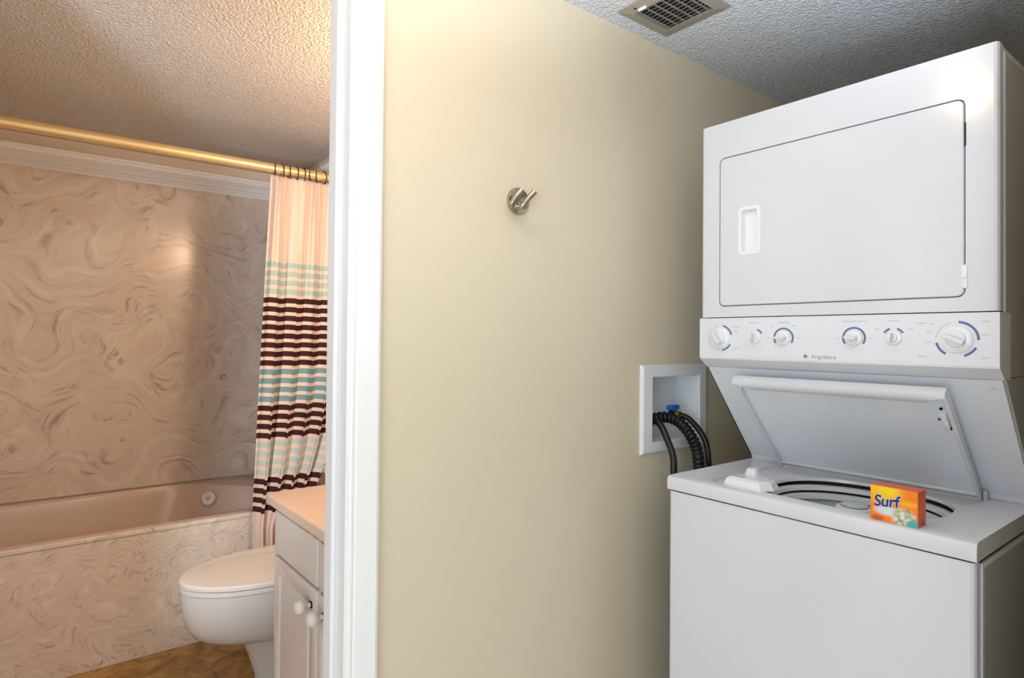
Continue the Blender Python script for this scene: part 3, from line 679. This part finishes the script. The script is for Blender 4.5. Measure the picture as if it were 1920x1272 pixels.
# ================================================================== BATHTUB
TY0, TY1, TX0, TX1, TZ = 2.828, 3.5965, -.33, XR - .006, .5185
tb = thing('bathtub', 'built-in pinkish bathtub with swirled marble apron', 'bathtub', (.45, 2.828, 0))
bm = nbox(TX0, TX1, TY0 - .004, TY1, .08, TZ, bev=.004, seg=2)
sh_ = obj('tub_shell', bm, M_tub, tb)
def roundpoly(P, r, n=6):
    out = []; m = len(P)
    for i in range(m):
        a, b2, c = Vector(P[i - 1]), Vector(P[i]), Vector(P[(i + 1) % m])
        rr_ = r[i] if isinstance(r, list) else r
        p0 = b2 + (a - b2).normalized() * rr_; p1 = b2 + (c - b2).normalized() * rr_
        for k in range(n + 1):
            t = k / n; out.append(tuple((1 - t) ** 2 * p0 + 2 * t * (1 - t) * b2 + t * t * p1))
    return out
top = [(-.23, 2.868), (1.16, 2.868), (1.19, 3.02), (1.10, 3.17), (.70, 3.553), (-.23, 3.553)]
bot = [(-.12, 2.97), (.90, 2.97), (.92, 3.05), (.86, 3.15), (.58, 3.48), (-.12, 3.48)]
rt = [.08, .06, .05, .06, .10, .08]
tp = roundpoly(top, rt); bt = roundpoly(bot, rt)
def mixl(t, z): return [(a[0] * (1 - t) + b2[0] * t, a[1] * (1 - t) + b2[1] * t, z) for a, b2 in zip(bt, tp)]
cen = lambda k, z: [((x - .4) * k + .4, (y - 3.2) * k + 3.2, z) for x, y in bt]
bm = bmesh.new(); loft(bm, [cen(.85, .13), cen(.97, .145), mixl(.12, .20), mixl(.8, .46), mixl(.93, .500), [(p[0] * 1.0, p[1], .512) for p in mixl(1.0, 0)], [(x + (.012 if x > .5 else -.012), y + (.010 if y > 3.2 else -.010), .53) for x, y in tp]])
cut(sh_, bm, 32)
obj('apron', nbox(TX0, TX1, TY0 - .012, TY0 - .0045, 0.0, .4995, bev=.002, seg=1), M_apron, tb)
obj('rim_edge', nbox(TX0, TX1, TY0 - .016, TY0 - .002, .500, .5195, bev=.004, seg=2), M_apron, tb)
# jets on the sloping end wall
jc = Vector((.783, 3.4, .462))
jn = Vector((-.62, -.68, .35)).normalized()
j_ = obj('water_jet', lathe(bmesh.new(), [(.034, -.01), (.035, .005), (.031, .010), (.023, .007), (.020, .0005)], jc, jn, n=28), M_plastic, tb, smooth=True)
obj('nozzle', lathe(bmesh.new(), [(.012, -.005), (.012, .006), (.006, .009), (.001, .006)], jc, jn, n=18), M_tub, j_, smooth=True)
bm = bmesh.new(); loft(bm, [[(x, y, z) for x, y in roundpoly([(.88 + d, 2.91), (1.155, 2.91), (1.155, 3.04 - d), (.95 + d, 3.0 - d)], .03)] for z, d in ((.40, -.03), (.455, 0), (.475, .02), (.48, .04))])
obj('arm_rest', bm, M_tub, tb, smooth=True)

# ================================================================== SHOWER ROD, RINGS, CURTAIN
RY, RZ = 2.80, 2.076
rd = thing('shower_rod', 'gold coloured shower curtain rod spanning above the bathtub', 'rod', (.5, RY, RZ))
obj('rod', tube(bmesh.new(), [(-.32, RY, RZ), (XR - .008, RY, RZ)], .0225, 24), M_rod, rd, smooth=True)
for x, d in ((-.33, 1), (XR, -1)):
    obj('flange', lathe(bmesh.new(), [(.032, .001), (.032, .004), (.025, .012), (.0205, .018)], (x, RY, RZ), (d, 0, 0)), M_rod, rd, smooth=True)
CX0 = .888
def ring_bm():
    bm = bmesh.new(); pts = [(0, math.sin(a) * .0262, math.cos(a) * .031) for a in [2 * pi * k / 20 for k in range(21)]]
    tube(bm, pts, .0022, 6, cap=False); return bm
words = ['first', 'second', 'third', 'fourth', 'fifth', 'sixth', 'seventh', 'eighth']
for k, wname in enumerate(words):
    x = .908 + .033 * k
    if k == 0:
        bm = ring_bm(); bmesh.ops.translate(bm, verts=bm.verts, vec=(x, RY, RZ - .006)); r0 = obj('curtain_ring', bm, M_bronze, smooth=True, origin=(x, RY, RZ - .006)); o = r0
    else:
        o = r0.copy(); COL.objects.link(o); o.location.x = x
    o.rotation_euler = (0, 0, random.uniform(-.45, .45))
    tag(o, wname + ' dark curtain ring from the left on the gold rod', 'ring', 'curtain rings bunched on the rod')
# curtain cloth
bm = bmesh.new(); uvl = bm.loops.layers.uv.new('UVMap')
nx, nz = 260, 110; Z0, Z1 = .06, 2.040
grid = []
for j in range(nz + 1):
    z = Z0 + (Z1 - Z0) * j / nz; h = (Z1 - z) / (Z1 - Z0)
    xl = CX0 - .062 * min(1, h / .75) ** .9; xr = 1.262 - .25 * min(1, h / .8) ** 4.0
    row = []
    for i in range(nx + 1):
        s = i / nx
        fine = math.exp(-h * 3.0)
        ph = 2 * pi * s
        yo = fine * .012 * math.sin(11.5 * ph + .5) + (1 - fine) * .031 * math.sin(4.6 * ph + 1.2 + .5 * math.sin(ph * 1.3)) + .007 * math.sin(9.2 * ph + 2.0 + h * 2.5)
        xo = (1 - fine) * .011 * math.sin(9.2 * ph + 2.0)
        x = xl + (xr - xl) * s + xo * min(1, s * 12) * min(1, (1 - s) * 12)
        y = 2.772 + yo - .016 * (1 - fine) * .6
        y += .010 * math.exp(-h * 60)
        zz = z + (.006 * math.sin(11.5 * ph + .5) * math.exp(-h * 40)) + .0035 * math.sin(4.6 * ph) * (1 - fine)
        row.append((bm.verts.new((x, y, zz)), z))
    grid.append(row)
for j in range(nz):
    for i in range(nx):
        q = (grid[j][i], grid[j][i + 1], grid[j + 1][i + 1], grid[j + 1][i])
        f = bm.faces.new([a[0] for a in q])
        for lp, a in zip(f.loops, q): lp[uvl].uv = (i / nx, a[1])
cu = obj('shower_curtain', bm, M_curt, smooth=True)
cu.modifiers.new('solid', 'SOLIDIFY').thickness = .0012
tag(cu, 'cream shower curtain with brown and teal stripes bunched at the right', 'curtain')

# small dark hook on the bathroom wall beside the curtain
bh = thing('towel_hook', 'small dark double hook on the bathroom wall by the door frame', 'hook', (1.205, 2.70, 1.615))
bhx = 1.205
obj('back_plate', lathe(bmesh.new(), [(.014, 0), (.014, .004), (.008, .006)], (XR - .0005, 2.705, 1.632), (-1, 0, 0), n=16), M_bronze, bh, smooth=True)
for dz in (.022, -.014):
    pp = cr_pts([(XR - .003, 2.705, 1.630 + dz * .4), (XR - .03, 2.703, 1.622 + dz), (XR - .06, 2.698, 1.616 + dz), (XR - .068, 2.695, 1.630 + dz)], 5)
    obj('prong', tube(bmesh.new(), pp, .0052, 10), M_bronze, bh, smooth=True)

# ================================================================== TOILET
tl = thing('toilet', 'white porcelain toilet with closed lid between the bathtub and the vanity', 'toilet', (.85, 2.365, 0))
TYC = 2.365
def egg(xf, xb, hw, z, n=40, xm=None):
    xm = xm if xm is not None else xf + (xb - xf) * .58
    out = []
    for k in range(n):
        t = 2 * pi * k / n; c, s = math.cos(t), math.sin(t)
        if c < 0: x = xm + (xm - xf) * c; y = hw * s
        else: x = xm + (xb - xm) * (abs(c) ** .75); y = hw * math.copysign(abs(s) ** .9, s)
        out.append((x, TYC + y, z))
    return out
bm = bmesh.new()
loft(bm, [egg(.716, 1.20, .115, 0), egg(.718, 1.20, .112, .03), egg(.690, 1.19, .105, .12), egg(.665, 1.18, .108, .180), egg(.615, 1.15, .128, .194), egg(.540, 1.12, .150, .208), egg(.500, 1.10, .165, .232), egg(.476, 1.08, .177, .270), egg(.462, 1.07, .185, .32), egg(.456, 1.07, .190, .375), egg(.456, 1.07, .190, .398), egg(.462, 1.065, .186, .402)])
obj('bowl', bm, M_porc, tl, smooth=True)
bm = bmesh.new(); loft(bm, [egg(.456, 1.03, .190, .4035), egg(.452, 1.032, .193, .407), egg(.452, 1.032, .193, .418), egg(.456, 1.03, .190, .421)]); obj('seat', bm, M_ceramic, tl, smooth=True)
bm = bmesh.new(); loft(bm, [egg(.455, 1.03, .190, .4225), egg(.450, 1.035, .195, .426), egg(.450, 1.035, .195, .436), egg(.456, 1.03, .190, .442), egg(.50, 1.0, .155, .4455), egg(.60, .9, .09, .447)]); obj('lid', bm, M_ceramic, tl, smooth=True)
for dy in (-.07, .07):
    obj('seat_hinge', nbox(1.02, 1.055, TYC + dy - .02, TYC + dy + .02, .4025, .435, bev=.006), M_ceramic, tl, smooth=True)
bm = bmesh.new(); loft(bm, [[(x, y, z) for x, y in rrect(w_, d_, .03, cx=1.155 + (.19 - w_) / 2, cy=TYC)] for z, w_, d_ in ((.403, .15, .36), (.45, .17, .39), (.70, .185, .41), (.712, .185, .41))])
obj('tank', bm, M_porc, tl, smooth=True)
bm = bmesh.new(); loft(bm, [[(x, y, z) for x, y in rrect(w_, d_, .03, cx=1.158, cy=TYC)] for z, w_, d_ in ((.7125, .195, .42), (.717, .205, .43), (.738, .205, .43), (.746, .190, .415))])
obj('tank_lid', bm, M_porc, tl, smooth=True)
bm = bmesh.new(); tube(bm, cr_pts([(1.058, TYC + .15, .66), (1.045, TYC + .15, .66), (1.04, TYC + .12, .655), (1.04, TYC + .07, .65)], 4), .006, 8); obj('flush_lever', bm, M_steel, tl, smooth=True)

# ================================================================== VANITY
VX = .675; VY1 = 1.985; VZ = .762
vc = thing('vanity_cabinet', 'white bathroom vanity cabinet with two doors and white knobs', 'cabinet', (.96, 1.66, 0))
obj('body', nbox(VX, XR - .0005, YB + .02, VY1, .09, VZ, bev=.001, seg=1), M_cab, vc)
obj('toe_kick', nbox(VX + .06, XR - .0005, YB + .02, VY1 - .0, 0, .0895), M_cab, vc)
def shaker(y0, y1, z0, z1, name, groove=True):
    bm = nbox(VX - .018, VX - .0005, y0, y1, z0, z1, bev=.004, seg=3)
    d = obj(name, bm, M_cab, vc, smooth=True)
    if groove:
        bm = bmesh.new(); a = .045; xx = VX - .018
        q = lambda i, x: [(x, y0 + i, z0 + i), (x, y1 - i, z0 + i), (x, y1 - i, z1 - i), (x, y0 + i, z1 - i)]
        c_b = bmesh.new(); loft(c_b, [q(a, xx - .01), q(a, xx + .0005), q(a + .005, xx + .006), q(a + .011, xx + .006), q(a + .020, xx + .0005), q(a + .020, xx - .01)], cap=False)
        rings_ = None
        c_b.free()
        c_b = bmesh.new(); loft(c_b, [q(a, xx - .01), q(a + .006, xx + .007)]); cut(d, c_b)
        bm = bmesh.new(); loft(bm, [q(a + .0065, xx + .0065), q(a + .012, xx + .006), q(a + .022, xx + .0005)]); obj('raised_panel', bm, M_cab, d)
    return d
YM = 1.617
for y0, y1, kn in ((YM + .006, VY1 - .006, YM + .045), (YB + .03, YM - .006, YM - .045)):
    shaker(y0, y1, .615, .748, 'drawer_front', groove=False)
    d = shaker(y0, y1, .110, .605, 'door')
    k_ = obj('knob', lathe(bmesh.new(), [(.007, .004), (.0065, .012), (.013, .020), (.021, .029), (.0215, .036), (.015, .046), (.003, .049)], (VX - .018, kn, .557), (-1, 0, 0), n=24), M_ceramic, d, smooth=True)
    obj('rosette', lathe(bmesh.new(), [(.010, 0), (.010, .003), (.006, .004)], (VX - .0181, kn, .557), (-1, 0, 0), n=16), M_bronze, k_, smooth=True)
# countertop with integral bowl
ct = thing('countertop', 'cream cultured marble vanity counter beside the door frame', 'countertop', (.96, 1.69, VZ))
bm = nbox(.642, XR - .001, YB + .001, 2.03, VZ + .0005, .796, bev=.007, seg=3); slab = obj('slab', bm, M_counter, ct, smooth=True)
SC = (.955, 1.60)
bm = bmesh.new(); loft(bm, [[(x, y, z) for x, y in sellipse(SC[0], SC[1], a, b2, 2.0, 40)] for z, a, b2 in ((.7765, .12, .16), (.785, .145, .185), (.8, .16, .20))])
cut(slab, bm, 35)
obj('backsplash', nbox(XR - .02, XR - .001, YB + .001, 2.03, .7965, .885, bev=.004), M_counter, ct)
fa = thing('faucet', 'chrome faucet at the back of the vanity top', 'faucet', (1.14, 1.60, .796))
obj('base', nbox(1.115, 1.165, 1.52, 1.68, .7965, .812, bev=.006), M_steel, fa, smooth=True)
obj('spout', tube(bmesh.new(), cr_pts([(1.14, 1.60, .81), (1.135, 1.60, .86), (1.09, 1.60, .885), (1.03, 1.60, .875), (1.01, 1.60, .855)], 6), .011, 12), M_steel, fa, smooth=True)
for y in (1.54, 1.66):
    obj('handle', lathe(bmesh.new(), [(.012, 0), (.010, .02), (.018, .03), (.018, .045), (.010, .05)], (1.14, y, .812)), M_steel, fa, smooth=True)
